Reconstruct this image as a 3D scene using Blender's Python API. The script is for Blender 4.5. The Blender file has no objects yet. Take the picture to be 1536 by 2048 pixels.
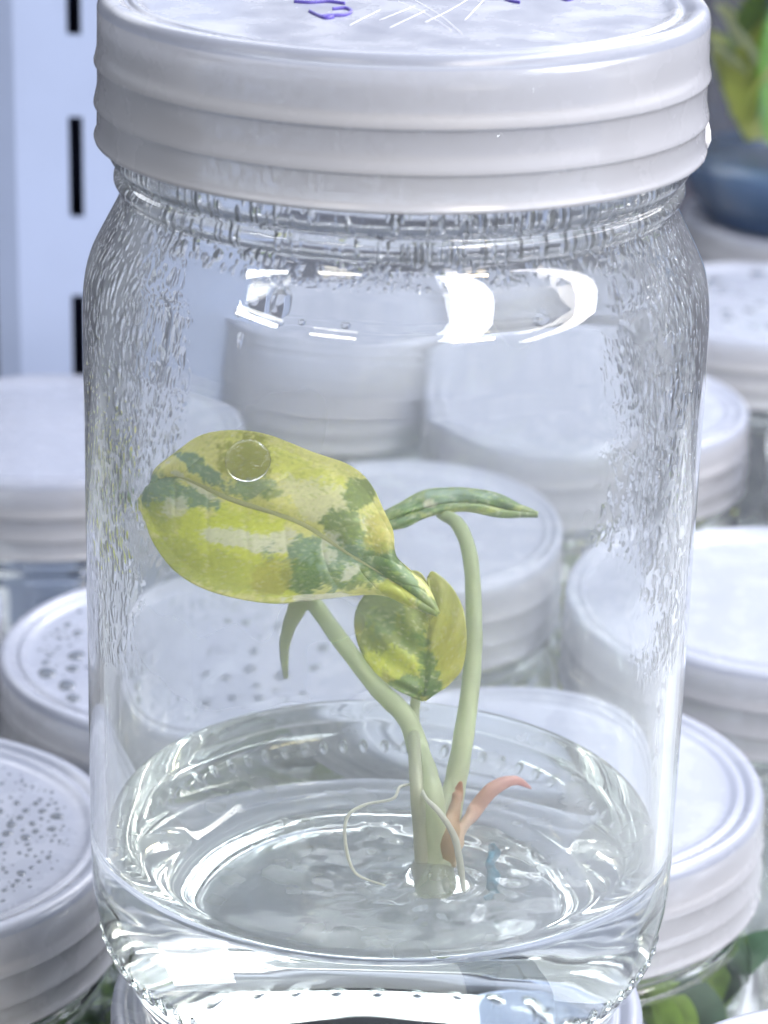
import bpy, math, random
from mathutils import Vector, Matrix, noise as mnoise
random.seed(7)
S = 0.035                     # one unit below = the radius of a jar lid (35 mm)
sc = bpy.context.scene
col = sc.collection
PI = math.pi

# ------------------------------------------------------------------ camera
F_PX, CAM_D, CAM_H, PITCH, ROLL, YAW = 5369.0, 8.70, 5.266, 21.007, 1.498, -0.148
PW, PH = 1536, 2048
_a, _t, _r = map(math.radians, (YAW, PITCH, ROLL))
_right = Vector((math.cos(_a), -math.sin(_a), 0))
_F = Vector((math.sin(_a), math.cos(_a), 0)) * math.cos(_t) + Vector((0, 0, -math.sin(_t)))
_U = _right.cross(_F)
_R2 = _right * math.cos(_r) + _U * math.sin(_r)
_U2 = -_right * math.sin(_r) + _U * math.cos(_r)
CAM = Vector((0, -CAM_D, CAM_H))
cam_d = bpy.data.cameras.new('camera')
cam = bpy.data.objects.new('camera', cam_d); col.objects.link(cam)
m = Matrix.Identity(4)
for i in range(3):
    m[i][0], m[i][1], m[i][2], m[i][3] = _R2[i], _U2[i], -_F[i], CAM[i] * S
cam.matrix_world = m
cam_d.sensor_fit = 'HORIZONTAL'; cam_d.sensor_width = 36
cam_d.lens = F_PX / PW * 36
cam_d.clip_start = 0.01; cam_d.clip_end = 50
cam_d.dof.use_dof = True
cam_d.dof.focus_distance = 9.15 * S
cam_d.dof.aperture_fstop = 46
sc.camera = cam

def at(u, v, y=None, z=None):
    """photo pixel -> point (lid radii) on the plane y=const or z=const"""
    d = _F + _R2 * ((u - PW / 2) / F_PX) - _U2 * ((v - PH / 2) / F_PX)
    k = (z - CAM.z) / d.z if z is not None else (y - CAM.y) / d.y
    return CAM + d * k

# ------------------------------------------------------------------ world, lamps, exposure
w = bpy.data.worlds.new('World'); sc.world = w; w.use_nodes = True
bg = w.node_tree.nodes['Background']
bg.inputs[0].default_value = (0.78, 0.84, 1.0, 1); bg.inputs[1].default_value = 0.29

def area(name, loc, target, sx, sy, power, color=(1, 1, 1), spin=0):
    l = bpy.data.lights.new(name, 'AREA'); l.shape = 'RECTANGLE'; l.size = sx * S; l.size_y = sy * S
    l.energy = power; l.color = color
    o = bpy.data.objects.new(name, l); col.objects.link(o)
    o.location = Vector(loc) * S
    d = Vector(target) - Vector(loc)
    o.rotation_euler = (d.to_track_quat('-Z', 'Y') @ Matrix.Rotation(math.radians(spin), 4, 'Z').to_quaternion()).to_euler()
    return o
# two long culture-rack tubes running front to back above the jars, and ceiling strips across the room
area('rack_tube_or_fill_lamp', (8.5, 0.0, 14.5), (8.5, 0.0, 0), 5.0, 44, 16.0, (.90, .91, 1))
area('rack_tube_or_fill_lamp', (24, 0.0, 14.5), (24, 0.0, 0), 4.0, 44, 11.0, (1, .94, .92))
area('rack_tube_or_fill_lamp', (-5, 19.0, 17), (-5, 5.0, 0), 50, 9.0, 10.0, (.92, .94, 1))  # added fill lamp behind: brightens lid tops and backlights the leaves
area('ceiling_strip_lamp', (-40, -28, 30), (0, 0, 2), 16, 2.0, 5.0)
area('ceiling_strip_lamp', (-20, -46, 30), (0, 0, 2), 16, 2.0, 5.0, (1, .93, .8))
area('ceiling_strip_lamp', (26, -46, 30), (0, 0, 2), 16, 2.0, 12.0, (1, .80, .48))

sc.view_settings.view_transform = 'Standard'; sc.view_settings.look = 'None'
sc.view_settings.exposure = 0.12; sc.view_settings.gamma = 1
cy = sc.cycles
cy.use_denoising = True
try: cy.denoiser = 'OPENIMAGEDENOISE'
except Exception: pass
cy.max_bounces = 24; cy.transmission_bounces = 24; cy.transparent_max_bounces = 24; cy.diffuse_bounces = 5; cy.glossy_bounces = 8
cy.caustics_reflective = True; cy.caustics_refractive = True
cy.sample_clamp_indirect = 16.0; cy.blur_glossy = 0.4

# ------------------------------------------------------------------ materials
def mat(name):
    m = bpy.data.materials.new(name); m.use_nodes = True
    nt = m.node_tree; nt.nodes.clear()
    out = nt.nodes.new('ShaderNodeOutputMaterial')
    return m, nt, out
def N(nt, typ, **kw):
    n = nt.nodes.new(typ)
    for k, v in kw.items():
        if k in n.inputs: n.inputs[k].default_value = v
        else: setattr(n, k, v)
    return n
def L(nt, a, b): nt.links.new(a, b)
def noise_fac(nt, scale, detail=4, stretch=None, coord='Object'):
    tc = N(nt, 'ShaderNodeTexCoord'); src = tc.outputs[coord]
    if stretch:
        mp = N(nt, 'ShaderNodeMapping'); mp.inputs['Scale'].default_value = stretch
        L(nt, src, mp.inputs[0]); src = mp.outputs[0]
    n = N(nt, 'ShaderNodeTexNoise', Scale=scale / S, Detail=detail)
    L(nt, src, n.inputs['Vector']); return n.outputs['Fac']
def ramp(nt, fac, p0, c0, p1, c1):
    r = N(nt, 'ShaderNodeValToRGB'); e = r.color_ramp.elements
    e[0].position, e[1].position = p0, p1
    e[0].color = (*c0, 1) if len(c0) == 3 else c0; e[1].color = (*c1, 1) if len(c1) == 3 else c1
    L(nt, fac, r.inputs[0]); return r.outputs[0]

def glass_mat(name, ior=1.5, color=(.985, .992, .99), rough=0.0, wet=False, wave=0.0):
    m, nt, out = mat(name)
    g = N(nt, 'ShaderNodeBsdfGlass', IOR=ior, Roughness=rough); g.inputs['Color'].default_value = (*color, 1)
    nrm = None
    if wet:
        g2 = N(nt, 'ShaderNodeBsdfGlass', IOR=ior, Roughness=.42); g2.inputs['Color'].default_value = (.93, .95, .97, 1)
        df = N(nt, 'ShaderNodeBsdfDiffuse'); df.inputs[0].default_value = (.8, .82, .86, 1)
        fg = ramp(nt, noise_fac(nt, 1.1, 3), .35, (.05,) * 3, .65, (.24,) * 3)
        mA = N(nt, 'ShaderNodeMixShader'); L(nt, fg, mA.inputs[0]); L(nt, g.outputs[0], mA.inputs[1]); L(nt, g2.outputs[0], mA.inputs[2])
        mB = N(nt, 'ShaderNodeMixShader', Fac=.062); L(nt, mA.outputs[0], mB.inputs[1]); L(nt, df.outputs[0], mB.inputs[2])
        L(nt, mB.outputs[0], out.inputs[0])
    else: L(nt, g.outputs[0], out.inputs[0])
    if wave:
        b = N(nt, 'ShaderNodeBump', Strength=wave, Distance=0.02 * S)
        L(nt, noise_fac(nt, 1.6, 1, (1, 1, .45)), b.inputs['Height']); nrm = b.outputs[0]
    if wet:      # condensation beads on the inside of the wall
        tc = N(nt, 'ShaderNodeTexCoord')
        mp = N(nt, 'ShaderNodeMapping'); mp.inputs['Scale'].default_value = (1, 1, .5); L(nt, tc.outputs['Object'], mp.inputs[0])
        dn = N(nt, 'ShaderNodeTexNoise', Scale=7 / S, Detail=2); L(nt, tc.outputs['Object'], dn.inputs['Vector'])
        mx = N(nt, 'ShaderNodeVectorMath', operation='SCALE'); mx.inputs['Scale'].default_value = .06 * S
        L(nt, dn.outputs['Color'], mx.inputs[0])
        ad = N(nt, 'ShaderNodeVectorMath', operation='ADD'); L(nt, mp.outputs[0], ad.inputs[0]); L(nt, mx.outputs[0], ad.inputs[1])
        vo = N(nt, 'ShaderNodeTexVoronoi', Scale=27 / S); L(nt, ad.outputs[0], vo.inputs['Vector'])
        h1 = ramp(nt, vo.outputs['Distance'], .12, (1, 1, 1), .44, (0, 0, 0))
        vo2 = N(nt, 'ShaderNodeTexVoronoi', Scale=52 / S); L(nt, ad.outputs[0], vo2.inputs['Vector'])
        h2 = ramp(nt, vo2.outputs['Distance'], .10, (.55, .55, .55), .46, (0, 0, 0))
        hm = N(nt, 'ShaderNodeMath', operation='MAXIMUM'); L(nt, h1, hm.inputs[0]); L(nt, h2, hm.inputs[1]); hr = hm.outputs[0]
        # where: the two sides and the shoulder, thinning downwards
        sx = N(nt, 'ShaderNodeSeparateXYZ'); L(nt, tc.outputs['Object'], sx.inputs[0])
        ax = N(nt, 'ShaderNodeMath', operation='ABSOLUTE'); L(nt, sx.outputs[0], ax.inputs[0])
        side = N(nt, 'ShaderNodeMapRange'); L(nt, ax.outputs[0], side.inputs[0])
        side.inputs[1].default_value = .76 * S; side.inputs[2].default_value = .92 * S
        hz = N(nt, 'ShaderNodeMapRange'); L(nt, sx.outputs[2], hz.inputs[0])
        hz.inputs[1].default_value = 1.5 * S; hz.inputs[2].default_value = 2.5 * S
        pr = N(nt, 'ShaderNodeMath', operation='MULTIPLY'); L(nt, side.outputs[0], pr.inputs[0]); L(nt, hz.outputs[0], pr.inputs[1])
        sh = N(nt, 'ShaderNodeMapRange'); L(nt, sx.outputs[2], sh.inputs[0])
        sh.inputs[1].default_value = 2.97 * S; sh.inputs[2].default_value = 3.06 * S; sh.inputs[4].default_value = .8
        mxx = N(nt, 'ShaderNodeMath', operation='MAXIMUM'); L(nt, pr.outputs[0], mxx.inputs[0]); L(nt, sh.outputs[0], mxx.inputs[1])
        pn = ramp(nt, noise_fac(nt, 2.2, 3), .30, (0.0, 0, 0), .48, (1, 1, 1))
        al = N(nt, 'ShaderNodeMath', operation='MULTIPLY'); L(nt, mxx.outputs[0], al.inputs[0]); L(nt, pn, al.inputs[1])
        fin = N(nt, 'ShaderNodeMath', operation='MULTIPLY'); L(nt, al.outputs[0], fin.inputs[0]); L(nt, hr, fin.inputs[1])
        b2 = N(nt, 'ShaderNodeBump', Strength=.72, Distance=.026 * S); L(nt, fin.outputs[0], b2.inputs['Height'])
        if nrm: L(nt, nrm, b2.inputs['Normal'])
        nrm = b2.outputs[0]
    if nrm: L(nt, nrm, g.inputs['Normal'])
    return m

def plastic_mat(name, color, see=.3, transl=.35, rough=.32, mottled=.025):
    """milky polypropylene: scatters, lets light through and is faintly see-through"""
    m, nt, out = mat(name)
    c0 = tuple(max(0, c - mottled) for c in color)
    cr = ramp(nt, noise_fac(nt, 2.3, 6), .3, c0, .7, color)
    d = N(nt, 'ShaderNodeBsdfDiffuse'); t = N(nt, 'ShaderNodeBsdfTranslucent')
    L(nt, cr, d.inputs[0]); L(nt, cr, t.inputs[0])
    m1 = N(nt, 'ShaderNodeMixShader', Fac=transl); L(nt, d.outputs[0], m1.inputs[1]); L(nt, t.outputs[0], m1.inputs[2])
    tr = N(nt, 'ShaderNodeBsdfTransparent'); tr.inputs[0].default_value = (.93, .95, .96, 1)
    m2 = N(nt, 'ShaderNodeMixShader', Fac=see); L(nt, m1.outputs[0], m2.inputs[1]); L(nt, tr.outputs[0], m2.inputs[2])
    gl = N(nt, 'ShaderNodeBsdfGlossy', Roughness=rough)
    rr = ramp(nt, noise_fac(nt, 5, 4), .3, (rough * .7,) * 3, .7, (rough * 1.3,) * 3); L(nt, rr, gl.inputs['Roughness'])
    fr = N(nt, 'ShaderNodeFresnel', IOR=1.45)
    b = N(nt, 'ShaderNodeBump', Strength=.035, Distance=.01 * S); L(nt, noise_fac(nt, 14, 4), b.inputs['Height'])
    for q in (gl, fr, d): L(nt, b.outputs[0], q.inputs['Normal'])
    m3 = N(nt, 'ShaderNodeMixShader'); L(nt, fr.outputs[0], m3.inputs[0]); L(nt, m2.outputs[0], m3.inputs[1]); L(nt, gl.outputs[0], m3.inputs[2])
    L(nt, m3.outputs[0], out.inputs[0]); return m

def simple(name, color, rough=.5, transl=0, var=.15, scale=6, spec=.5, bump=0, attr=None):
    m, nt, out = mat(name)
    p = N(nt, 'ShaderNodeBsdfPrincipled', Roughness=rough); p.inputs['Specular IOR Level'].default_value = spec
    fac = noise_fac(nt, scale, 5)
    c = ramp(nt, fac, .3, tuple(x * (1 - var) for x in color), .7, tuple(min(1, x * (1 + var)) for x in color))
    if attr:
        at_ = N(nt, 'ShaderNodeAttribute', attribute_name=attr)
        mm = N(nt, 'ShaderNodeMix', data_type='RGBA', blend_type='MULTIPLY'); mm.inputs[0].default_value = 1
        g = ramp(nt, fac, .3, (1 - var,) * 3, .7, (1, 1, 1))
        L(nt, at_.outputs['Color'], mm.inputs[6]); L(nt, g, mm.inputs[7]); c = mm.outputs[2]
    L(nt, c, p.inputs['Base Color'])
    if bump:
        b = N(nt, 'ShaderNodeBump', Strength=bump, Distance=.02 * S); L(nt, noise_fac(nt, scale * 3, 4), b.inputs['Height']); L(nt, b.outputs[0], p.inputs['Normal'])
    if transl:
        t = N(nt, 'ShaderNodeBsdfTranslucent'); L(nt, c, t.inputs[0])
        mx = N(nt, 'ShaderNodeMixShader', Fac=transl); L(nt, p.outputs[0], mx.inputs[1]); L(nt, t.outputs[0], mx.inputs[2])
        L(nt, mx.outputs[0], out.inputs[0])
    else: L(nt, p.outputs[0], out.inputs[0])
    return m

M = {}
M['glass'] = glass_mat('clear_glass', wave=.12)
M['glass_wet'] = glass_mat('clear_glass_beaded_inside', wave=.12, wet=True)
M['glass_far'] = glass_mat('clear_glass_plain')
M['gel_top'] = glass_mat('gel_surface', ior=1.335, color=(.97, .985, .975), wave=.05)
def cloud(m):            # agar is faintly cloudy
    nt = m.node_tree; out = [n for n in nt.nodes if n.type == 'OUTPUT_MATERIAL'][0]; g = [n for n in nt.nodes if n.type == 'BSDF_GLASS'][0]
    d = N(nt, 'ShaderNodeBsdfDiffuse'); d.inputs[0].default_value = (.80, .83, .82, 1); t = N(nt, 'ShaderNodeBsdfTranslucent'); t.inputs[0].default_value = (.80, .83, .82, 1)
    a = N(nt, 'ShaderNodeMixShader', Fac=.5); L(nt, d.outputs[0], a.inputs[1]); L(nt, t.outputs[0], a.inputs[2])
    k = ramp(nt, noise_fac(nt, 5, 6), .35, (.12,) * 3, .7, (.36,) * 3)
    b = N(nt, 'ShaderNodeMixShader'); L(nt, k, b.inputs[0]); L(nt, g.outputs[0], b.inputs[1]); L(nt, a.outputs[0], b.inputs[2]); L(nt, b.outputs[0], out.inputs[0])
cloud(M['gel_top'])
M['gel_wall'] = glass_mat('gel_against_glass', ior=1.335 / 1.5, color=(.97, .985, .975))
M['drop'] = glass_mat('water', ior=1.33, color=(1, 1, 1))
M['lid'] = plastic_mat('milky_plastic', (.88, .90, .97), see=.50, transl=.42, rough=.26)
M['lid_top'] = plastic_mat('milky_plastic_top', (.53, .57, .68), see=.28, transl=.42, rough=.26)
M['rib'] = plastic_mat('thick_milky_plastic', (.93, .93, .95), see=.02, transl=.35)
M['wetspot'] = plastic_mat('wet_plastic', (.13, .15, .18), see=.06, transl=.2, rough=.2)
M['ink'] = simple('violet_ink', (.06, .045, .28), .5)
M['scratch'] = simple('scratched_plastic', (.80, .81, .90), .9, spec=0)
M['leaf'] = simple('variegated_leaf', (1, 1, 1), .34, transl=.20, var=.16, scale=13, attr='vcol', bump=.15)
M['petiole'] = simple('pale_green_petiole', (.50, .60, .32), .4, transl=.35, var=.12, scale=4, attr='vcol')
M['bract'] = simple('pink_bract', (.70, .34, .27), .4, transl=.35, attr='vcol')
M['root'] = simple('white_root', (.74, .76, .66), .4, transl=.3)
M['thread'] = simple('blue_fibre', (.22, .46, .58), .5, transl=.45, var=.35, scale=18)
M['paint'] = simple('pale_blue_paint', (.38, .46, .66), .45, var=.04, scale=1.2)
M['inside'] = simple('shade_dark_channel', (.012, .016, .05), .7)  # near-black blue holds the shade of the hollow behind the slots
M['wall'] = simple('dim_room_wall', (.05, .052, .075), .7, var=.05, scale=.5)  # colour kept near black to stand in for the unlit room behind
M['shelf'] = simple('shelf_board', (.30, .32, .34), .6)
M['green'] = simple('green_leaf', (.20, .32, .06), .45, transl=.3, var=.35, scale=3)
M['lime'] = simple('lime_leaf', (.60, .66, .14), .45, transl=.3, var=.3, scale=3)
M['bright'] = simple('bright_green_leaf', (.30, .62, .08), .45, transl=.3, var=.2, scale=3)
M['cream'] = simple('cream_leaf', (.74, .78, .46), .45, transl=.3, var=.2, scale=3)
M['dark'] = simple('dark_green_leaf', (.05, .10, .06), .45, transl=.2, var=.3, scale=3)
M['bluegel'] = simple('blue_medium', (.10, .18, .34), .25, var=.3, scale=1.5)

# ------------------------------------------------------------------ mesh helpers (author units = lid radii)
def obj(name, verts, faces, mats, parent=None, smooth=True, fmat=None, loc=None):
    me = bpy.data.meshes.new(name)
    me.from_pydata([tuple(c * S for c in v) for v in verts], [], faces)
    for x in (mats if isinstance(mats, (list, tuple)) else [mats]): me.materials.append(M[x])
    if fmat: me.polygons.foreach_set('material_index', fmat)
    if smooth: me.polygons.foreach_set('use_smooth', [True] * len(faces))
    me.update()
    o = bpy.data.objects.new(name, me); col.objects.link(o)
    if parent: o.parent = parent
    if loc is not None: o.location = Vector(loc) * S
    return o
def empty(name, loc, label, cat, group=None):
    o = bpy.data.objects.new(name, None); col.objects.link(o); o.location = Vector(loc) * S
    o.empty_display_size = .01
    return tag(o, label, cat, group)
def tag(o, label=None, cat=None, group=None, kind=None):
    for k, v in (('label', label), ('category', cat), ('group', group), ('kind', kind)):
        if v: o[k] = v
    return o
def smooth_profile(pts, n=4):
    out = []
    for i in range(len(pts) - 1):
        p0 = pts[max(0, i - 1)]; p1 = pts[i]; p2 = pts[i + 1]; p3 = pts[min(len(pts) - 1, i + 2)]
        for k in range(n):
            t = k / n
            out.append(tuple(.5 * ((2 * b) + (-a + c) * t + (2 * a - 5 * b + 4 * c - d) * t * t + (-a + 3 * b - 3 * c + d) * t ** 3)
                             for a, b, c, d in zip(p0, p1, p2, p3)))
    out.append(pts[-1]); return out
def lathe(pts, seg=128, closed=False, fn=None):
    """profile of (r, z) -> verts, faces; a radius of 0 makes a pole"""
    v, f, rings = [], [], []
    for r, z in pts:
        if r < 1e-5:
            rings.append([len(v)]); v.append((0, 0, z))
        else:
            rings.append(list(range(len(v), len(v) + seg)))
            for k in range(seg):
                a = 2 * PI * k / seg; q = (r * math.cos(a), r * math.sin(a), z)
                v.append(fn(*q) if fn else q)
    idx = []
    n = len(rings)
    for i in range(n if closed else n - 1):
        A, B = rings[i], rings[(i + 1) % n]
        for k in range(seg):
            k2 = (k + 1) % seg
            if len(A) == 1 and len(B) == 1: continue
            if len(A) == 1: f.append((A[0], B[k2], B[k]))
            elif len(B) == 1: f.append((A[k], A[k2], B[0]))
            else: f.append((A[k], A[k2], B[k2], B[k]))
            idx.append(i)
    return v, f, idx
def tube(pts, radii, seg=14, flat=1.0, cap=True):
    P = [Vector(p) for p in pts]; v, f = [], []
    up = Vector((0, -1, .2))
    for i, p in enumerate(P):
        t = (P[min(i + 1, len(P) - 1)] - P[max(i - 1, 0)]).normalized()
        a = t.cross(up).normalized(); b = a.cross(t).normalized()
        for k in range(seg):
            g = 2 * PI * k / seg
            v.append(tuple(p + a * (radii[i] * math.cos(g)) + b * (radii[i] * flat * math.sin(g))))
    for i in range(len(P) - 1):
        for k in range(seg):
            k2 = (k + 1) % seg
            f.append((i * seg + k, i * seg + k2, (i + 1) * seg + k2, (i + 1) * seg + k))
    if cap:
        f.append(tuple(range(seg))[::-1]); f.append(tuple(range((len(P) - 1) * seg, len(P) * seg)))
    return v, f
def spline(pts, n=8):
    return smooth_profile([tuple(p) for p in pts], n)
def lerp_list(vals, n):
    out = []
    for i in range(n):
        t = i / (n - 1) * (len(vals) - 1); k = min(int(t), len(vals) - 2); out.append(vals[k] + (vals[k + 1] - vals[k]) * (t - k))
    return out
def box(x0, x1, y0, y1, z0, z1):
    v = [(x, y, z) for x in (x0, x1) for y in (y0, y1) for z in (z0, z1)]
    f = [(0, 1, 3, 2), (4, 6, 7, 5), (0, 4, 5, 1), (2, 3, 7, 6), (0, 2, 6, 4), (1, 5, 7, 3)]
    return v, f
def vcolor(o, cols):
    a = o.data.color_attributes.new('vcol', 'FLOAT_COLOR', 'POINT')
    flat = []
    for c in cols: flat += [c[0], c[1], c[2], 1.0]
    a.data.foreach_set('color', flat)

# ------------------------------------------------------------------ the setting: shelf, wall
JAR_H = 3.75                    # foot of a jar to the top of its lid rim
v, f = box(-14, 14, -3.5, 13.6, -JAR_H - .6, -JAR_H)
tag(obj('shelf', v, f, 'shelf', smooth=False), kind='structure')
v, f = box(-30, 30, 26.0, 26.6, -8, 26)
tag(obj('wall', v, f, 'wall', smooth=False), kind='structure')

# ------------------------------------------------------------------ rack upright with slots
def upright():
    Y = 7.9
    xl, xr = at(34, 400, y=Y).x, at(455, 400, y=Y).x
    xs = at(152, 335, y=Y).x
    hw = .046
    zs = [at(152, 335, y=Y).z + k * 1.165 for k in range(-4, 6)]
    hl = .325
    z0, z1 = -JAR_H, zs[-1] + .8
    root = empty('rack_upright', (xs, Y, z0), 'pale blue metal rack upright with a column of dark slots', 'rack upright')
    V, Fc = [], []
    def add(b):
        n = len(V); V.extend([(q[0] - xs, q[1] - Y, q[2] - z0) for q in b[0]]); Fc.extend([tuple(i + n for i in g) for g in b[1]])
    T = .035
    add(box(xl, xs - hw, Y, Y + T, z0, z1)); add(box(xs + hw, xr, Y, Y + T, z0, z1))
    edges = [z0] + [e for z in zs for e in (z - hl, z + hl)] + [z1]
    for i in range(0, len(edges), 2):
        add(box(xs - hw, xs + hw, Y, Y + T, edges[i], edges[i + 1]))
    obj('front_plate', V, Fc, 'paint', root, smooth=False)
    V.clear(); Fc.clear(); 
    # left flange folded back at an angle
    a = [(xl, Y), (xl - .16, Y + .10), (xl - .16, Y + .10 + T * 1.2), (xl, Y + T)]
    for z in (z0, z1):
        for q in a: V.append((q[0] - xs, q[1] - Y, z - z0))
    for k in range(4): Fc.append((k, (k + 1) % 4, 4 + (k + 1) % 4, 4 + k))
    Fc.extend([(3, 2, 1, 0), (4, 5, 6, 7)])
    obj('side_flange', list(V), list(Fc), 'paint', root, smooth=False)
    V.clear(); Fc.clear(); add(box(xr - T, xr, Y + T, Y + .6, z0, z1)); obj('side_flange', list(V), list(Fc), 'paint', root, smooth=False)
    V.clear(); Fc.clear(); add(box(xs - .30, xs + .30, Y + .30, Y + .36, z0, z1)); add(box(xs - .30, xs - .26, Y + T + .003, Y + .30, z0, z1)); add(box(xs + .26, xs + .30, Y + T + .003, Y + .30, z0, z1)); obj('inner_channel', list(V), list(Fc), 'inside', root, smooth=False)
upright()

# ------------------------------------------------------------------ jar meshes
OUT = [(.0, .045), (.45, .04), (.66, .02), (.73, -.012), (.77, -.03), (.82, -.005), (.865, .06), (.915, .15), (.965, .25), (1.005, .34), (1.032, .43), (1.048, .53), (1.053, .66)]
OUT_UP = [(1.053, .752), (1.053, 1.2), (1.053, 1.9), (1.053, 2.55), (1.052, 2.68), (1.044, 2.77), (1.024, 2.85), (.985, 2.93), (.938, 3.02), (.920, 3.07), (.935, 3.095), (.944, 3.115), (.938, 3.138), (.925, 3.155), (.955, 3.19), (.962, 3.22), (.955, 3.25), (.925, 3.27), (.92, 3.34), (.92, 3.62), (.90, 3.655)]
INN = [(.872, 3.655), (.860, 3.62), (.860, 3.30), (.862, 3.11), (.880, 3.03), (.928, 2.93), (.968, 2.85), (.988, 2.77), (.997, 2.67), (.998, 2.5), (.998, 1.9), (.998, 1.2), (.998, .80)]
INN_LOW = [(.998, .752), (.998, .62), (.990, .50), (.965, .40), (.92, .31), (.85, .235), (.76, .19), (.6, .17), (.3, .165), (.0, .165)]
out_p = smooth_profile(OUT + OUT_UP, 3)
inn_p = smooth_profile(INN, 3)
low_p = smooth_profile(INN_LOW, 3)
# faces made so that the outward normal of the glass solid is right: outer wall bottom->top, then inner wall top->bottom
def glass_main(parent):
    pts = out_p + inn_p + [low_p[0]]
    v, f, idx = lathe(pts, 160)
    fm = [1 if i >= len(out_p) else 0 for i in idx]
    return obj('glass_body', v, f, ['glass', 'glass_wet'], parent, fmat=fm)
far_v, far_f, _ = lathe(smooth_profile(OUT + OUT_UP, 2) + smooth_profile(INN, 2)[:-1] + smooth_profile(INN_LOW, 2), 72)
LID = [(0, -.030), (.5, -.030), (.80, -.030), (.835, -.029), (.855, -.022), (.868, -.010), (.880, -.008), (.888, -.0085), (.890, -.016), (.908, -.017), (.911, -.011), (.928, -.007), (.932, -.002), (.948, -.0005), (.960, .000), (.975, -.006), (.985, -.020), (.990, -.045),
       (.9905, -.10), (.9915, -.155), (.9935, -.180), (1.0005, -.208), (1.0030, -.2165), (1.0028, -.2185), (.9945, -.2205), (.9930, -.226), (.9925, -.27), (.9935, -.300), (1.0020, -.338), (1.0050, -.3515), (1.0047, -.3535), (.9960, -.3555), (.9945, -.362), (.9955, -.41), (.997, -.446), (1.004, -.457), (1.006, -.463), (1.004, -.470),
       (.980, -.470), (.977, -.455), (.975, -.30), (.972, -.12), (.955, -.060), (.90, -.052), (.5, -.052), (0, -.052)]
def fix(o):           # consistent outward normals on closed shells
    import bmesh
    bm = bmesh.new(); bm.from_mesh(o.data); bmesh.ops.recalc_face_normals(bm, faces=bm.faces); bm.to_mesh(o.data); bm.free()
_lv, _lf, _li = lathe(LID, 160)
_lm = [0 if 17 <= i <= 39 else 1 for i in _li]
_rv = {}
def lid_parts(parent, z, proto):
    """lid shell, thread ribs on its inside"""
    if proto is None:
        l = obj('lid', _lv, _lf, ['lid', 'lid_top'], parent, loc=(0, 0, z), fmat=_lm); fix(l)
        ribs = []
        for zz, h in ((-.200, .024), (-.332, .030), (-.456, .010)):
            pr = [(.974, zz + h), (.955, zz + h * .5), (.948, zz), (.955, zz - h * .5), (.974, zz - h)]
            v, f, _ = lathe(pr, 120, closed=True)
            r = obj('thread_rib', v, f, 'rib', l); fix(r); ribs.append(r)
        return l, ribs
    pl, pr = proto
    l = pl.copy(); col.objects.link(l); l.parent = parent; l.location = Vector((0, 0, z)) * S
    rr = []
    for r in pr:
        c = r.copy(); col.objects.link(c); c.parent = l; rr.append(c)
    return l, rr

def wet_spots(lid, spots, name='condensation'):
    V, Fc = [], []
    for x, y, r in spots:
        n = 11; b = len(V); e = random.uniform(1.15, 1.45); ph = random.uniform(0, 6)
        for ring, (k, h) in enumerate(((1, 0), (.82, .006), (.45, .010))):
            for i in range(n):
                a = 2 * PI * i / n; q = r * k * (1 + .10 * math.sin(2 * a + ph) + .05 * math.sin(3 * a + 2 * ph))
                V.append((x + q * math.cos(a), y + q * e * math.sin(a), -.0298 + h * min(1, r / .04)))
        for ring in range(2):
            for i in range(n):
                j = (i + 1) % n; Fc.append((b + ring * n + i, b + ring * n + j, b + (ring + 1) * n + j, b + (ring + 1) * n + i))
        Fc.append(tuple(b + 2 * n + i for i in range(n)))
    o = obj(name, V, Fc, 'wetspot', lid); o['kind'] = 'stuff'; return o

# ------------------------------------------------------------------ the crowd of jars the main jar stands among
def scatter(n, rmin, rmax, region, gap=1.25, power=2.2, tries=4000):
    out = []
    for _ in range(tries):
        if len(out) >= n: break
        x, y = random.uniform(-.8, .8), random.uniform(-.8, .8)
        if math.hypot(x, y) > .79 or not region(x, y): continue
        r = rmin + (rmax - rmin) * random.random() ** power
        if all(math.hypot(x - a, y - b) > gap * (r + c) for a, b, c in out): out.append((x, y, r))
    return out
JARS = [
    ('B', (-.878, 3.137), 'culture jar whose lid carries a few large oval drops, behind the tall plant jar'),
    ('C', (-2.076, 1.183), 'culture jar whose lid is peppered with many small round drops'),
    ('D', (.671, 1.854), 'culture jar with clean ringed lid and dense green shoots inside'),
    ('O', (0, 0), 'culture jar whose lid carries the tall plant jar'),
    ('A', (-2.03, 6.30), 'culture jar with frosty lid in front of the slotted upright'),
    ('F', (2.05, 3.98), 'culture jar with plain flat dry lid beside the green shoot jar'),
    ('G', (1.20, 7.02), 'culture jar with plain lid and lime leaves showing under its rim'),
    ('H', (3.24, 6.30), 'culture jar with plain lid between the flat dry lid and the blue jar'),
    ('I', (2.54, 9.33), 'culture jar with a few blurred drops on its lid, before the blue jar'),
    ('J', (.12, 4.93), 'culture jar with plain lid amid the crowd, seen through the plant jar'),
    ('K', (-.45, 8.25), 'culture jar with plain lid by the foot of the slotted upright'),
    ('M', (.60, 10.0), 'culture jar with plain lid in the rear row near the wall'),
    ('N', (3.20, 11.75), 'culture jar whose lid carries the jar with blue medium'),
    ('E', (1.80, -.93), 'culture jar with bare pale lid in front of the green shoot jar'),
    ('L', (-2.90, 3.48), 'culture jar with plain lid beside the drop covered lids'),
]
lid_proto = None; far_mesh = None
jars = {}
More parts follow.
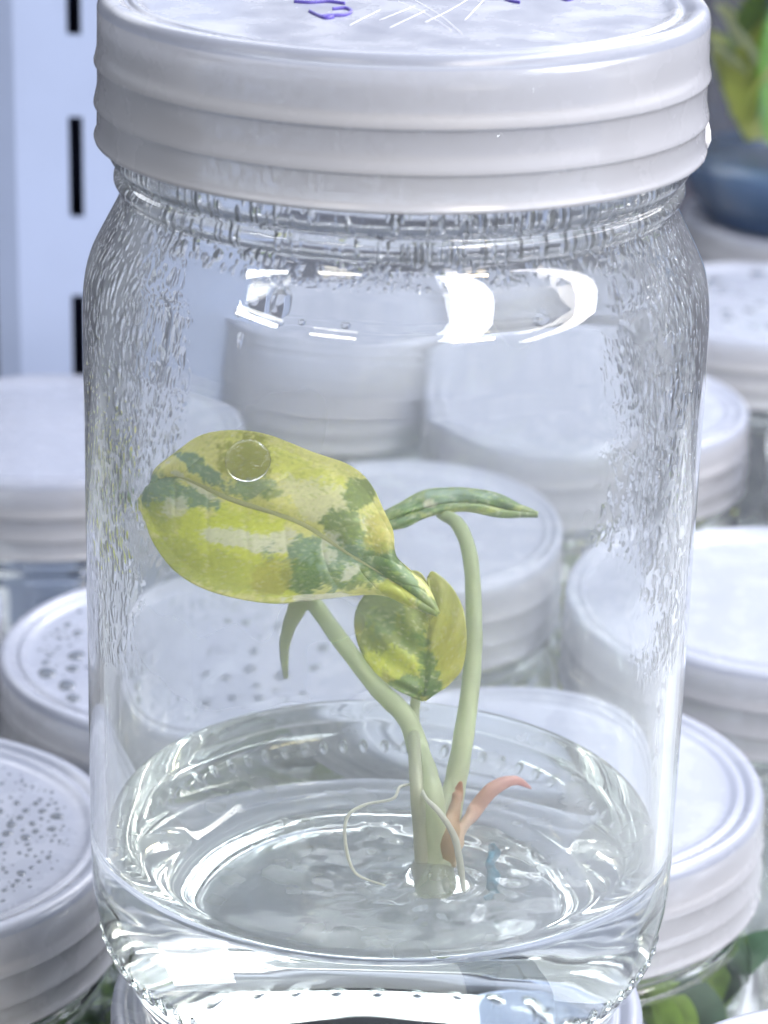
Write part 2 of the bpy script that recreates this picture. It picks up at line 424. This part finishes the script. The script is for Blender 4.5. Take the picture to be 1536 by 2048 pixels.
for key, (x, y), label in JARS:
    t = empty('culture_jar', (x, y, -JAR_H), label, 'jar', 'culture jars crowded on the shelf')
    if far_mesh is None:
        g = obj('glass_body', far_v, far_f, 'glass_far', t, loc=(0, 0, .03)); fix(g); far_mesh = g
    else:
        g = far_mesh.copy(); col.objects.link(g); g.parent = t
    l, rr = lid_parts(t, JAR_H, lid_proto)
    l.rotation_euler.z = random.uniform(0, 6)
    if lid_proto is None: lid_proto = (l, rr)
    jars[key] = (t, l)
for k in 'BCI': jars[k][1].rotation_euler.z = 0
def px_spots(key, scale, ox, oy, pxr, lst):
    jx, jy = dict((k, p) for k, p, _ in JARS)[key]; out = []
    for u, v_, r in lst:
        p = at(ox + u / scale, oy + v_ / scale, z=-.03)
        q = (p.x - jx, p.y - jy, 1.12 * r / scale / pxr)
        if math.hypot(q[0], q[1]) < .80: out.append(q)
    return out
spC = px_spots('C', 3.07, 0, 1600, 490, [(105, 18, 24), (225, 22, 22), (300, 30, 18), (160, 65, 24), (262, 68, 26), (350, 100, 38), (125, 108, 24), (70, 152, 32), (200, 145, 24), (45, 205, 32), (220, 192, 24), (320, 178, 28), (158, 230, 30), (140, 185, 15),
    (255, 228, 14), (255, 115, 16), (0, 70, 26), (10, 272, 22), (105, 265, 12), (170, 272, 18), (185, 305, 17), (120, 325, 15), (300, 352, 20), (220, 345, 14), (165, 340, 14), (30, 325, 14), (410, 375, 16), (380, 408, 12), (130, 450, 25),
    (195, 415, 16), (40, 445, 16), (20, 420, 16), (110, 495, 18), (85, 525, 18), (30, 555, 18), (180, 490, 14), (320, 250, 14), (340, 218, 14), (460, 215, 16), (390, 160, 12), (490, 125, 12), (310, 318, 11), (260, 320, 11), (435, 320, 12), (450, 265, 11), (530, 280, 12)])
spB = px_spots('B', 2.56, 0, 700, 417, [(390, 1565, 40), (240, 1655, 45), (372, 1632, 30), (342, 1718, 42), (375, 1785, 33), (398, 1450, 26), (347, 1408, 22), (408, 1340, 15), (305, 1475, 16), (295, 1437, 14), (255, 1565, 16), (235, 1600, 20),
    (175, 1555, 10), (150, 1590, 15), (145, 1625, 18), (205, 1535, 10), (230, 1475, 10), (300, 1525, 13), (275, 1545, 10), (262, 1455, 9), (215, 1420, 7), (390, 1310, 13)])
spB += px_spots('B', 2, 0, 1024, 417, [(825, 425, 20), (910, 430, 22), (1065, 445, 25), (735, 550, 16), (785, 550, 14), (955, 545, 25), (1105, 545, 20), (1270, 530, 25), (720, 635, 20), (825, 650, 25), (940, 615, 28), (1090, 640, 35), (1235, 610, 25),
    (975, 680, 20), (1060, 695, 18), (985, 730, 22), (735, 750, 22), (1185, 715, 18), (865, 730, 22), (1110, 735, 14), (690, 695, 10), (640, 670, 12), (910, 765, 8)])
wet_spots(jars['C'][1], spC)
wet_spots(jars['C'][1], [q for q in scatter(260, .004, .012, lambda x, y: x > .2, 1.6, 2.0) if all(math.hypot(q[0] - a, q[1] - b) > 1.3 * (q[2] + c) for a, b, c in spC)])
wet_spots(jars['B'][1], spB)
wet_spots(jars['B'][1], [q for q in scatter(200, .004, .014, lambda x, y: x < .2, 1.7, 1.6) if all(math.hypot(q[0] - a, q[1] - b) > 1.3 * (q[2] + c) for a, b, c in spB)])
wet_spots(jars['I'][1], scatter(40, .02, .06, lambda x, y: True, 1.5, 1.6))

# ------------------------------------------------------------------ green shoots in the jars around
def leaf_mesh(mname, L_=1.0, W_=.28, bend=.35):
    V, Fc = [], []; n, k = 10, 4
    for i in range(n + 1):
        t = i / n; wd = W_ * math.sin(PI * min(1, t * .93 + .04)) ** .8
        for j in range(-k, k + 1):
            s = j / k
            V.append((wd * s, -bend * t * t + abs(s) * wd * .25, L_ * t * (1 - .25 * bend * t)))
    for i in range(n):
        for j in range(2 * k):
            a = i * (2 * k + 1) + j; Fc.append((a, a + 1, a + 2 * k + 2, a + 2 * k + 1))
    me = bpy.data.meshes.new('leaf'); me.from_pydata([tuple(c * S for c in q) for q in V], [], Fc)
    me.materials.append(M[mname]); me.polygons.foreach_set('use_smooth', [True] * len(Fc)); return me
LEAF = {k: leaf_mesh(k, 1, w_, b) for k, w_, b in (('green', .22, .4), ('lime', .30, .5), ('bright', .12, .15), ('cream', .16, .4), ('dark', .30, .6))}
def shoot(name, loc, label, leaves):
    t = empty(name, loc, label, 'plant')
    for kind, (px, py, pz), yaw, tilt, sc_ in leaves:
        o = bpy.data.objects.new('leaf', LEAF[kind]); col.objects.link(o); o.parent = t
        o.location = Vector((px, py, pz)) * S
        o.rotation_euler = (tilt, 0, yaw); o.scale = (sc_,) * 3
    return t
def bush(n, zlo, zhi, rad, kinds, s0=.7, s1=1.1):
    out = []
    for i in range(n):
        a = random.uniform(0, 2 * PI); r = rad * math.sqrt(random.random())
        out.append((random.choice(kinds), (r * math.cos(a), r * math.sin(a), random.uniform(zlo, zhi)), random.uniform(0, 6.28), random.uniform(.1, .75), random.uniform(s0, s1)))
    return out
for key, lab, kinds in (('D', 'dense green shoots filling the jar with the clean ringed lid', ['green', 'green', 'green', 'dark']),
                        ('C', 'dark green shoots filling the jar with the peppered lid', ['green', 'dark', 'green']),
                        ('G', 'lime leaves filling the jar in the middle rows', ['lime', 'lime', 'green']),
                        ('O', 'green shoots in the jar beneath the tall plant jar', ['green', 'dark'])):
    x, y = dict((k, p) for k, p, _ in JARS)[key]
    lv = bush(80, 1.0, 2.5, .86, kinds, .35, .6)
    for i in range(60):      # foliage pressed against the glass
        a = random.uniform(-2.6, .6); r = random.uniform(.80, .88)
        lv.append((random.choice(kinds), (r * math.cos(a), r * math.sin(a), random.uniform(1.6, 2.5)), random.uniform(0, 6.28), random.uniform(-.2, .2), random.uniform(.35, .6)))
    shoot('shoot_clump', (x, y, -JAR_H + .2), lab, lv)

# jar with blue medium on top of the rear lid
tb = empty('culture_jar', (3.20, 11.75, -.03), 'culture jar with blue medium and bright leaves, stacked on a rear lid', 'jar')
g = far_mesh.copy(); col.objects.link(g); g.parent = tb
lid_parts(tb, JAR_H, lid_proto)
v, f, _ = lathe([(0, .02), (.86, .02), (.95, .2), (.985, .36), (.99, .42), (.99, .46), (.6, .45), (0, .45)], 72)
bgel = obj('blue_medium', [(a, b, c) for a, b, c in v], f, 'bluegel', loc=(3.20, 11.75, .01)); fix(bgel)
bgel.scale = (.99, .99, 1)
tag(bgel, 'dark blue growing medium at the foot of the rear jar', 'growing medium')
lv = []
rnd = random.Random(3)
for i in range(60):
    a = rnd.uniform(0, 6.28); r = .62 * math.sqrt(rnd.random())
    lv.append((rnd.choice(['lime', 'lime', 'lime', 'cream', 'green', 'bright']), (r * math.cos(a) - .12, r * math.sin(a), rnd.uniform(.0, 1.3)), rnd.uniform(0, 6.28), rnd.uniform(.05, .5), rnd.uniform(.6, 1.05)))
lv += [('bright', (-.40, -.55, .2), .1, -.05, 1.3), ('cream', (-.28, -.60, .15), 2.9, .25, 1.0), ('lime', (-.55, -.4, .3), 1.2, .25, 1.2), ('bright', (-.44, -.58, .4), .3, .12, 1.2)]
shoot('shoot_clump', (3.20, 11.75, .48), 'bright and cream leaves growing in the jar with blue medium', lv)

# ------------------------------------------------------------------ the tall plant jar
main = empty('plant_jar', (0, 0, 0), 'tall clear glass jar with milky screw lid holding a variegated seedling', 'jar')
body = glass_main(main)
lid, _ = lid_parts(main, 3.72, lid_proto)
lid.rotation_euler.z = 0
# knurl marks round the heel
v = []; f = []
n1, n2 = 10, 6
for i in range(n1 + 1):
    for k in range(n2):
        a = 2 * PI * k / n2; t = i / n1 * 2 - 1; r = math.sqrt(max(0, 1 - t * t))
        v.append((.050 * t, .017 * r * math.cos(a), .014 * r * math.sin(a)))
for i in range(n1):
    for k in range(n2):
        f.append((i * n2 + k, i * n2 + (k + 1) % n2, (i + 1) * n2 + (k + 1) % n2, (i + 1) * n2 + k))
kn = None
NK = 76
for i in range(NK):
    a = 2 * PI * i / NK
    if kn is None:
        kn = obj('knurl_mark', v, f, 'glass', body); fix(kn); o = kn
    else:
        o = kn.copy(); col.objects.link(o); o.parent = body
    o.location = Vector((1.004 * math.cos(a), 1.004 * math.sin(a), .335)) * S
    o.rotation_euler = (0, math.radians(-66), a)

# larger drops and trickles clinging to the inside of the wall
def wall_drop(a, z, w_, h):
    v, f, _ = lathe(smooth_profile([(0, -.010), (.7, -.010), (1, .0), (.86, .5), (.45, .9), (0, 1)], 3), 20)
    rr = .997
    R_ = Matrix.Rotation(a, 3, 'Z')
    out = []
    for x, y, q in v:
        sag = 1.25 if y < 0 else .85
        out.append(tuple(R_ @ Vector((rr - q * w_ * .42, x * w_, y * h * sag)) + Vector((0, 0, z))))
    o = obj('water_drop', out, f, 'drop', body); fix(o)
for u, v_, w_, h in ((520, 590, .062, .07), (556, 606, .048, .06), (498, 640, .03, .035), (1088, 640, .04, .05), (552, 655, .022, .03), (470, 632, .02, .03), (600, 650, .016, .02), (690, 655, .02, .022), (470, 700, .016, .02)):
    d = at(u, v_, y=1.0) - CAM
    A_, B_, C_ = d.x ** 2 + d.y ** 2, 2 * (CAM.x * d.x + CAM.y * d.y), CAM.x ** 2 + CAM.y ** 2 - .997 ** 2
    p = CAM + d * ((-B_ + math.sqrt(B_ * B_ - 4 * A_ * C_)) / (2 * A_))
    wall_drop(math.atan2(p.y, p.x), p.z, w_, h)
rw = random.Random(11)
for a0, zs in ((math.radians(197), (2.42, 2.30, 2.16, 2.02, 1.88, 1.70, 1.55, 1.40, 1.24)), (math.radians(203), (2.2, 1.95, 1.62, 1.34)), (math.radians(-24), (1.52, 1.44, 1.34, 1.22))):
    for z in zs:
        wall_drop(a0 + rw.uniform(-.03, .03), z + rw.uniform(-.03, .03), rw.uniform(.014, .03), rw.uniform(.04, .085))

# gel medium: closed solid, wall and floor meet the glass directly
GZ = .752
cx0, cy0 = at(868, 1745, z=GZ).x, at(868, 1745, z=GZ).y
def gel_top_z(x, y):
    r = math.hypot(x, y)
    z = GZ
    z -= .035 * (1 - max(0, (r - .86) / .138) ** 2) if r > .86 else .035
    d = math.hypot(x - cx0, y - cy0)
    z += .085 * math.exp(-(d / .13) ** 2)
    q = Vector((x * 5.5, y * 5.5, 1.3))
    amp = math.exp(-(d / .27) ** 2)
    z += 0.045 * amp * mnoise.noise(q * 1.5) + .018 * amp * mnoise.noise(q * 3.1) + .0025 * mnoise.noise(q * .6)
    if r > .9: z = z * (1 - (r - .9) / .098) + GZ * ((r - .9) / .098)
    return z
top_r = [.998 - .998 * i / 70 for i in range(71)]
pts = low_p[::-1] + [(r, GZ) for r in top_r[1:]]
pts[-1] = (0, GZ)
v, f, idx = lathe(pts, 200)
nl = len(low_p)
v2 = []
for q in v:
    if abs(q[2] - GZ) < 1e-6 and math.hypot(q[0], q[1]) < .9975: v2.append((q[0], q[1], gel_top_z(q[0], q[1])))
    else: v2.append(q)
fm = [0 if i < nl - 1 else 1 for i in idx]
gel = obj('gel_medium', v2, f, ['gel_wall', 'gel_top'], fmat=fm)
tag(gel, 'clear agar gel filling the bottom of the tall plant jar', 'growing gel')

# ink strokes and scratches on the lid
ZL = 3.69
def stroke(pts, r, m_, name):
    P = [at(u, v_, z=ZL + .004) - Vector((0, 0, 3.72)) for u, v_ in spline(pts, 5)]
    v, f = tube(P, [r] * len(P), 6, .35)
    return obj(name, v, f, m_, lid)
for pts in ([(588, 3), (620, 5), (655, 3), (690, 7)], [(618, 22), (640, 32), (660, 31), (690, 30), (702, 22), (690, 16), (665, 18)], [(625, 26), (650, 36), (668, 34)],
            [(640, -40), (660, -12), (690, -30), (720, -14)], [(1000, -8), (1018, 1), (1040, 5)], [(1010, -30), (1025, -12), (1060, -16)], [(1120, -4), (1135, 0), (1150, -4)], [(1110, -30), (1140, -18), (1170, -28)]):
    stroke(pts, .006, 'ink', 'ink_mark')
for pts in ([(796, 2), (850, 26), (905, 62)], [(830, 0), (880, 30), (925, 68)], [(930, 40), (960, 8), (985, -20)], [(850, 45), (900, 20), (950, -10)], [(760, 40), (830, 12)], [(780, 55), (850, 22)], [(1060, 60), (1108, 70)], [(700, 50), (760, 20)]):
    stroke(pts, .0009, 'scratch', 'scratch_mark')
# small moulding tab at the lid's lower edge
ct = at(1409, 268, y=.05) - Vector((0, 0, 3.72))
v, f, _ = lathe([(0, -.05), (.016, -.045), (.024, -.02), (.020, .012), (.012, .04), (0, .055)], 16)
tb_ = obj('moulding_tab', v, f, 'rib', lid); fix(tb_); tb_.location = ct * S

# ------------------------------------------------------------------ the seedling
root_p = at(868, 1760, z=.70)
plant = empty('seedling', root_p, 'variegated yellow and green seedling rooted in clear gel', 'plant')
O = root_p
def loc_(p): return tuple(Vector(p) - O)
YEL, LIM, DK, TEAL, CRM, OLV = (.97, .96, .33), (.82, .90, .09), (.14, .27, .06), (.27, .42, .26), (.94, .95, .72), (.64, .70, .08)
def blobs_color(u, v, base, blobs):
    c = list(base(u, v))
    for (bu, bv, ru, rv, ang, colr, amt) in blobs:
        a = math.radians(ang); du, dv = u - bu, v - bv
        x = (du * math.cos(a) + dv * math.sin(a)) / ru; y = (-du * math.sin(a) + dv * math.cos(a)) / rv
        n = mnoise.noise(Vector((u * .025, v * .025, bu * .1))) * .5 + mnoise.noise(Vector((u * .08, v * .08, bv * .1))) * .42 + mnoise.noise(Vector((u * .22, v * .22, bv * .1))) * .30
        d = math.hypot(x, y) + n
        k = amt * max(0, min(1, (1.12 - d) / .26)); k = k * k * (3 - 2 * k)
        c = [p + (q - p) * k for p, q in zip(c, colr)]
    fl = mnoise.noise(Vector((u * .07 + v * .02, v * .17 - u * .06, 9))) + .6 * mnoise.noise(Vector((u * .2, v * .3, 2)))
    kf = max(0, min(1, (fl - .30) / .16)) * .42; c = [p + (q - p) * kf for p, q in zip(c, (.48, .62, .10))]
    kf = max(0, min(1, (-fl - .38) / .16)) * .38; c = [p + (q - p) * kf for p, q in zip(c, (.92, .92, .60))]
    n = mnoise.noise(Vector((u * .16, v * .16, 3))) * .16
    return [max(0, x * (1 + n)) for x in c]
def leaf_from_pixels(name, mid, up, low, depth, base, blobs, ns=52, nt=170, cup=.022, thick=.009, midrib=True):
    """mid/up/low: matching pixel polylines (base->tip); depth(u,v)-> y of the blade there"""
    def rs(p): return [Vector(q) for q in lerp2(spline(p, 12), nt)]
    def lerp2(P, n):
        d = [0]
        for a, b in zip(P[:-1], P[1:]): d.append(d[-1] + math.hypot(b[0] - a[0], b[1] - a[1]))
        out = []; k = 0
        for i in range(n):
            t = d[-1] * i / (n - 1)
            while k < len(d) - 2 and d[k + 1] < t: k += 1
            q = (t - d[k]) / max(1e-9, d[k + 1] - d[k]); out.append((P[k][0] + (P[k + 1][0] - P[k][0]) * q, P[k][1] + (P[k + 1][1] - P[k][1]) * q))
        return out
    mm, uu, ll = rs(mid), rs(up), rs(low)
    V, C = [], []
    for i in range(nt):
        for j in range(-ns, ns + 1):
            s = j / ns; e = uu[i] if s > 0 else ll[i]
            p = mm[i].lerp(e, abs(s))
            y = depth(p.x, p.y) + cup * (1 - (1 - abs(s)) ** 1.6) * 0 - cup * math.sin(PI * min(1, abs(s) * 1.15)) + .012 * math.sin(i / nt * 26 + abs(s) * 5) * abs(s) * (1 - abs(s)) * 2
            y += .016 * max(0, 1 - abs(s) * 6)
            vein = max(0, 1 - abs(((i / nt * 8 - abs(s) * 1.6) % 1) - .5) * 9) * min(1, abs(s) * 6) * (1 - abs(s)) if midrib else 0
            y += .010 * vein
            V.append(loc_(at(p.x, p.y, y=y))); cc = blobs_color(p.x, p.y, base, blobs); C.append([a + (b - a) * .22 * vein for a, b in zip(cc, (.78, .80, .45))])
    Fc = []; w_ = 2 * ns + 1
    for i in range(nt - 1):
        for j in range(2 * ns):
            a = i * w_ + j; Fc.append((a, a + 1, a + w_ + 1, a + w_))
    o = obj('leaf', V, Fc, 'leaf', plant); vcolor(o, C)
    o['label'] = name
    sm = o.modifiers.new('solid', 'SOLIDIFY'); sm.thickness = thick * S; sm.offset = -1
    if midrib:
        P = [loc_(at(q.x, q.y, y=depth(q.x, q.y) + .004)) for q in mm[2:-2]]
        v, f = tube(P, lerp_list([.012, .009, .005], len(P)), 8, .8)
        r = obj('midrib', v, f, 'petiole', o); vcolor(r, [(.62, .64, .34)] * len(v))
    return o
# large leaf
dep1 = lambda u, v: .05 + (1060 - v) / 560 * .62 + ((u - 560) / 560) ** 2 * .22 - (u - 560) / 560 * .12
base1 = lambda u, v: YEL
bl1 = [(430, 1095, 150, 62, 22, LIM, 1), (480, 1150, 130, 40, 12, OLV, .8), (350, 1110, 70, 40, 60, OLV, .7), (500, 1045, 90, 30, 15, LIM, .8), (560, 920, 130, 28, 20, LIM, .5), (490, 916, 52, 44, 0, (.50, .52, .07), .9),
       (560, 1085, 60, 22, 10, CRM, .8), (470, 1075, 70, 16, 10, CRM, .8), (640, 1000, 90, 40, 20, CRM, .5),
       (315, 985, 48, 40, 0, TEAL, .95), (385, 995, 45, 22, 10, TEAL, 1), (400, 935, 62, 15, 38, TEAL, 1), (375, 960, 55, 9, 35, CRM, .8), (320, 1030, 40, 30, 20, OLV, .7), (350, 1010, 24, 20, 0, CRM, .6),
       (505, 970, 45, 22, 0, TEAL, .75), (545, 985, 20, 9, 0, DK, .6), (635, 1120, 75, 55, 0, TEAL, .95), (610, 1150, 40, 36, 0, DK, .95), (690, 1055, 50, 34, 20, DK, .75), (715, 985, 34, 30, 0, DK, .7), (670, 1095, 40, 26, 30, CRM, .7),
       (740, 1120, 70, 38, 20, TEAL, .85), (770, 1110, 40, 22, 20, DK, .8), (700, 1150, 60, 22, 0, DK, .7), (700, 1140, 22, 14, -40, CRM, .7), (760, 1060, 34, 40, 0, (.62, .55, .08), .6), (545, 1150, 40, 40, 0, (.60, .55, .06), .6),
       (800, 1145, 45, 18, 45, DK, .9), (850, 1205, 45, 16, 50, DK, .7), (800, 1185, 40, 14, 25, OLV, .8), (640, 1192, 70, 9, -3, CRM, .9)]
leaf_from_pixels('broad cream and yellow leaf with dark green patches',
    [(296, 965), (353, 950), (463, 996), (599, 1042), (693, 1102), (780, 1155), (830, 1190), (876, 1224)],
    [(296, 965), (305, 935), (345, 902), (400, 868), (470, 858), (540, 868), (625, 902), (700, 928), (742, 965), (768, 1020), (786, 1060), (792, 1105), (818, 1132), (852, 1165), (876, 1224)],
    [(296, 965), (268, 1000), (284, 1040), (305, 1085), (350, 1140), (410, 1175), (490, 1196), (560, 1203), (640, 1195), (720, 1186), (770, 1188), (815, 1207), (876, 1224)],
    dep1, base1, bl1)
# lower round leaf
dep2 = lambda u, v: .10 + (1270 - v) / 560 * .35 + ((u - 820) / 200) ** 2 * .06
bl2 = [(760, 1200, 50, 70, 20, TEAL, .6), (770, 1280, 60, 60, 0, DK, .55), (830, 1250, 30, 60, 0, DK, .55), (860, 1330, 26, 60, -15, DK, .85), (820, 1370, 50, 22, 0, DK, .8), (900, 1300, 30, 70, 0, (.56, .56, .08), .9), (740, 1330, 30, 30, 0, LIM, .7), (800, 1320, 40, 30, 0, LIM, .6), (880, 1180, 50, 40, 0, (.50, .53, .12), .9)]
leaf_from_pixels('small rounded olive and yellow leaf below the broad one',
    [(868, 1212), (856, 1260), (850, 1320), (848, 1394)],
    [(868, 1212), (840, 1140), (780, 1150), (725, 1190), (708, 1240), (722, 1300), (760, 1350), (810, 1384), (848, 1394)],
    [(868, 1212), (860, 1140), (898, 1162), (926, 1210), (934, 1270), (926, 1330), (900, 1362), (872, 1382), (848, 1394)],
    dep2, lambda u, v: (.56, .57, .12), bl2, ns=30, nt=80, cup=.0, midrib=False)
# folded leaf behind, seen almost edge-on
dep3 = lambda u, v: .60 + (1020 - v) / 560 * 1.5
bl3 = [(830, 1025, 50, 22, -20, DK, .9), (900, 990, 40, 18, 0, TEAL, .8), (1010, 1000, 50, 14, 10, DK, .7), (860, 1005, 16, 10, 0, CRM, .7), (950, 1020, 120, 7, -3, (.5, .58, .16), .9), (960, 990, 40, 10, 0, TEAL, .6)]
leaf_from_pixels('narrow folded green leaf arching behind the others',
    [(768, 1040), (830, 1022), (900, 1004), (960, 1004), (1020, 1018), (1080, 1026)],
    [(768, 1022), (800, 1003), (850, 979), (900, 974), (960, 977), (1010, 990), (1080, 1024)],
    [(768, 1058), (810, 1052), (860, 1030), (930, 1020), (1000, 1032), (1050, 1030), (1080, 1028)],
    dep3, lambda u, v: (.30, .42, .14), bl3, ns=16, nt=60, cup=.02, midrib=False, thick=.007)
# small curled tip under the broad leaf
dep4 = lambda u, v: .16 + (1200 - v) / 560 * .2
leaf_from_pixels('little curled green leaf tip hanging under the broad leaf',
    [(606, 1195), (582, 1240), (568, 1290), (571, 1352)], [(630, 1196), (596, 1238), (576, 1290), (573, 1352)], [(580, 1198), (568, 1240), (560, 1290), (570, 1352)],
    dep4, lambda u, v: (.42, .50, .20), [], ns=6, nt=24, thick=.006, cup=.03, midrib=False)
# petioles
def stalk(name, px, radii, mat_='petiole', c0=(.62, .74, .42), c1=(.72, .78, .54), seg=14, flat=1.0, label=None):
    radii = [q * (.60 if mat_ == 'root' else .80) for q in radii]
    P = spline([loc_(at(u, v, y=y)) for u, v, y in px], 8); n = len(P)
    rl = [q * (1 + .09 * mnoise.noise(Vector((i * .45, radii[0] * 99, 0)))) for i, q in enumerate(lerp_list(radii, n))]
    v, f = tube(P, rl, seg, flat)
    o = obj(name, v, f, mat_, plant)
    if mat_ in ('petiole', 'bract'):
        cs = []
        for i in range(n):
            t = i / (n - 1); cs += [tuple((a + (b - a) * t) * (1 + .16 * mnoise.noise(Vector((i * .3, k * 1.7, 5)))) for a, b in zip(c0, c1)) for k in range(seg)]
        vcolor(o, cs)
    if label: o['label'] = label
    return o
yb = root_p.y
stalk('petiole', [(560, 1120, .30), (618, 1190, .20), (680, 1275, .14), (755, 1370, .08), (812, 1430, .02), (838, 1500, -.04), (858, 1580, yb), (866, 1680, yb), (864, 1760, yb), (862, 1800, yb), (860, 1830, yb)], [.03, .036, .04, .043, .046, .05, .058, .064, .066, .055, .012])
stalk('petiole', [(880, 1022, .62), (918, 1046, .56), (942, 1110, .48), (949, 1220, .38), (945, 1340, .26), (926, 1480, .12), (905, 1590, .02), (882, 1700, yb + .02), (872, 1780, yb)], [.026, .034, .036, .038, .042, .048, .054, .056, .05])
stalk('petiole', [(846, 1330, .14), (832, 1390, .10), (828, 1460, .0), (832, 1560, yb - .04), (842, 1680, yb - .03), (850, 1780, yb)], [.018, .022, .026, .03, .034, .036], c0=(.55, .64, .40), c1=(.66, .66, .5))
stalk('bract', [(1064, 1572, .10), (1030, 1556, .08), (985, 1574, .05), (945, 1622, .02), (912, 1670, yb + .04), (890, 1730, yb)], [.004, .024, .034, .038, .044, .04], 'bract', (.90, .52, .50), (.78, .64, .42), flat=.6, label='coral pink sheath curling up beside the petioles')
stalk('bract', [(922, 1558, .0), (914, 1590, -.02), (900, 1650, yb), (888, 1720, yb)], [.006, .03, .045, .05], 'bract', (.66, .34, .22), (.58, .46, .26), flat=.7)
stalk('root', [(838, 1560, yb - .02), (850, 1590, yb - .10), (880, 1622, yb - .14), (908, 1670, yb - .14), (920, 1730, yb - .12), (926, 1775, yb - .1)], [.010, .013, .017, .02, .02, .014], 'root', seg=8)
stalk('root', [(828, 1562, yb - .02), (800, 1568, yb - .06), (785, 1592, yb - .1), (730, 1604, yb - .12), (696, 1628, yb - .14), (692, 1680, yb - .16), (712, 1740, yb - .18), (770, 1765, yb - .2)], [.008, .009, .009, .009, .010, .010, .009, .006], 'root', seg=8)
# water drop on the broad leaf
pd = at(494, 916, y=dep1(494, 916) - .055)
v, f, _ = lathe(smooth_profile([(0, -.012), (.05, -.012), (.080, -.006), (.072, .010), (.045, .026), (0, .033)], 6), 48)
dr = obj('water_drop', v, f, 'drop', loc=tuple(pd)); fix(dr)
dr.rotation_euler = (math.radians(48), 0, 0)
tag(dr, 'round water drop lying on the broad yellow leaf', 'water drop')
# blue fibre in the gel
P = spline([at(u, v_, z=.70) for u, v_ in ((982, 1688), (988, 1705), (978, 1728), (984, 1750), (980, 1775), (984, 1790), (966, 1798))], 6)
v, f = tube(P, lerp_list([.012, .026, .018, .026, .014, .02, .012], len(P)), 8, .6)
tag(obj('blue_scrap', v, f, 'thread'), 'small blue fibre scrap lying in the gel beside the seedling', 'scrap')
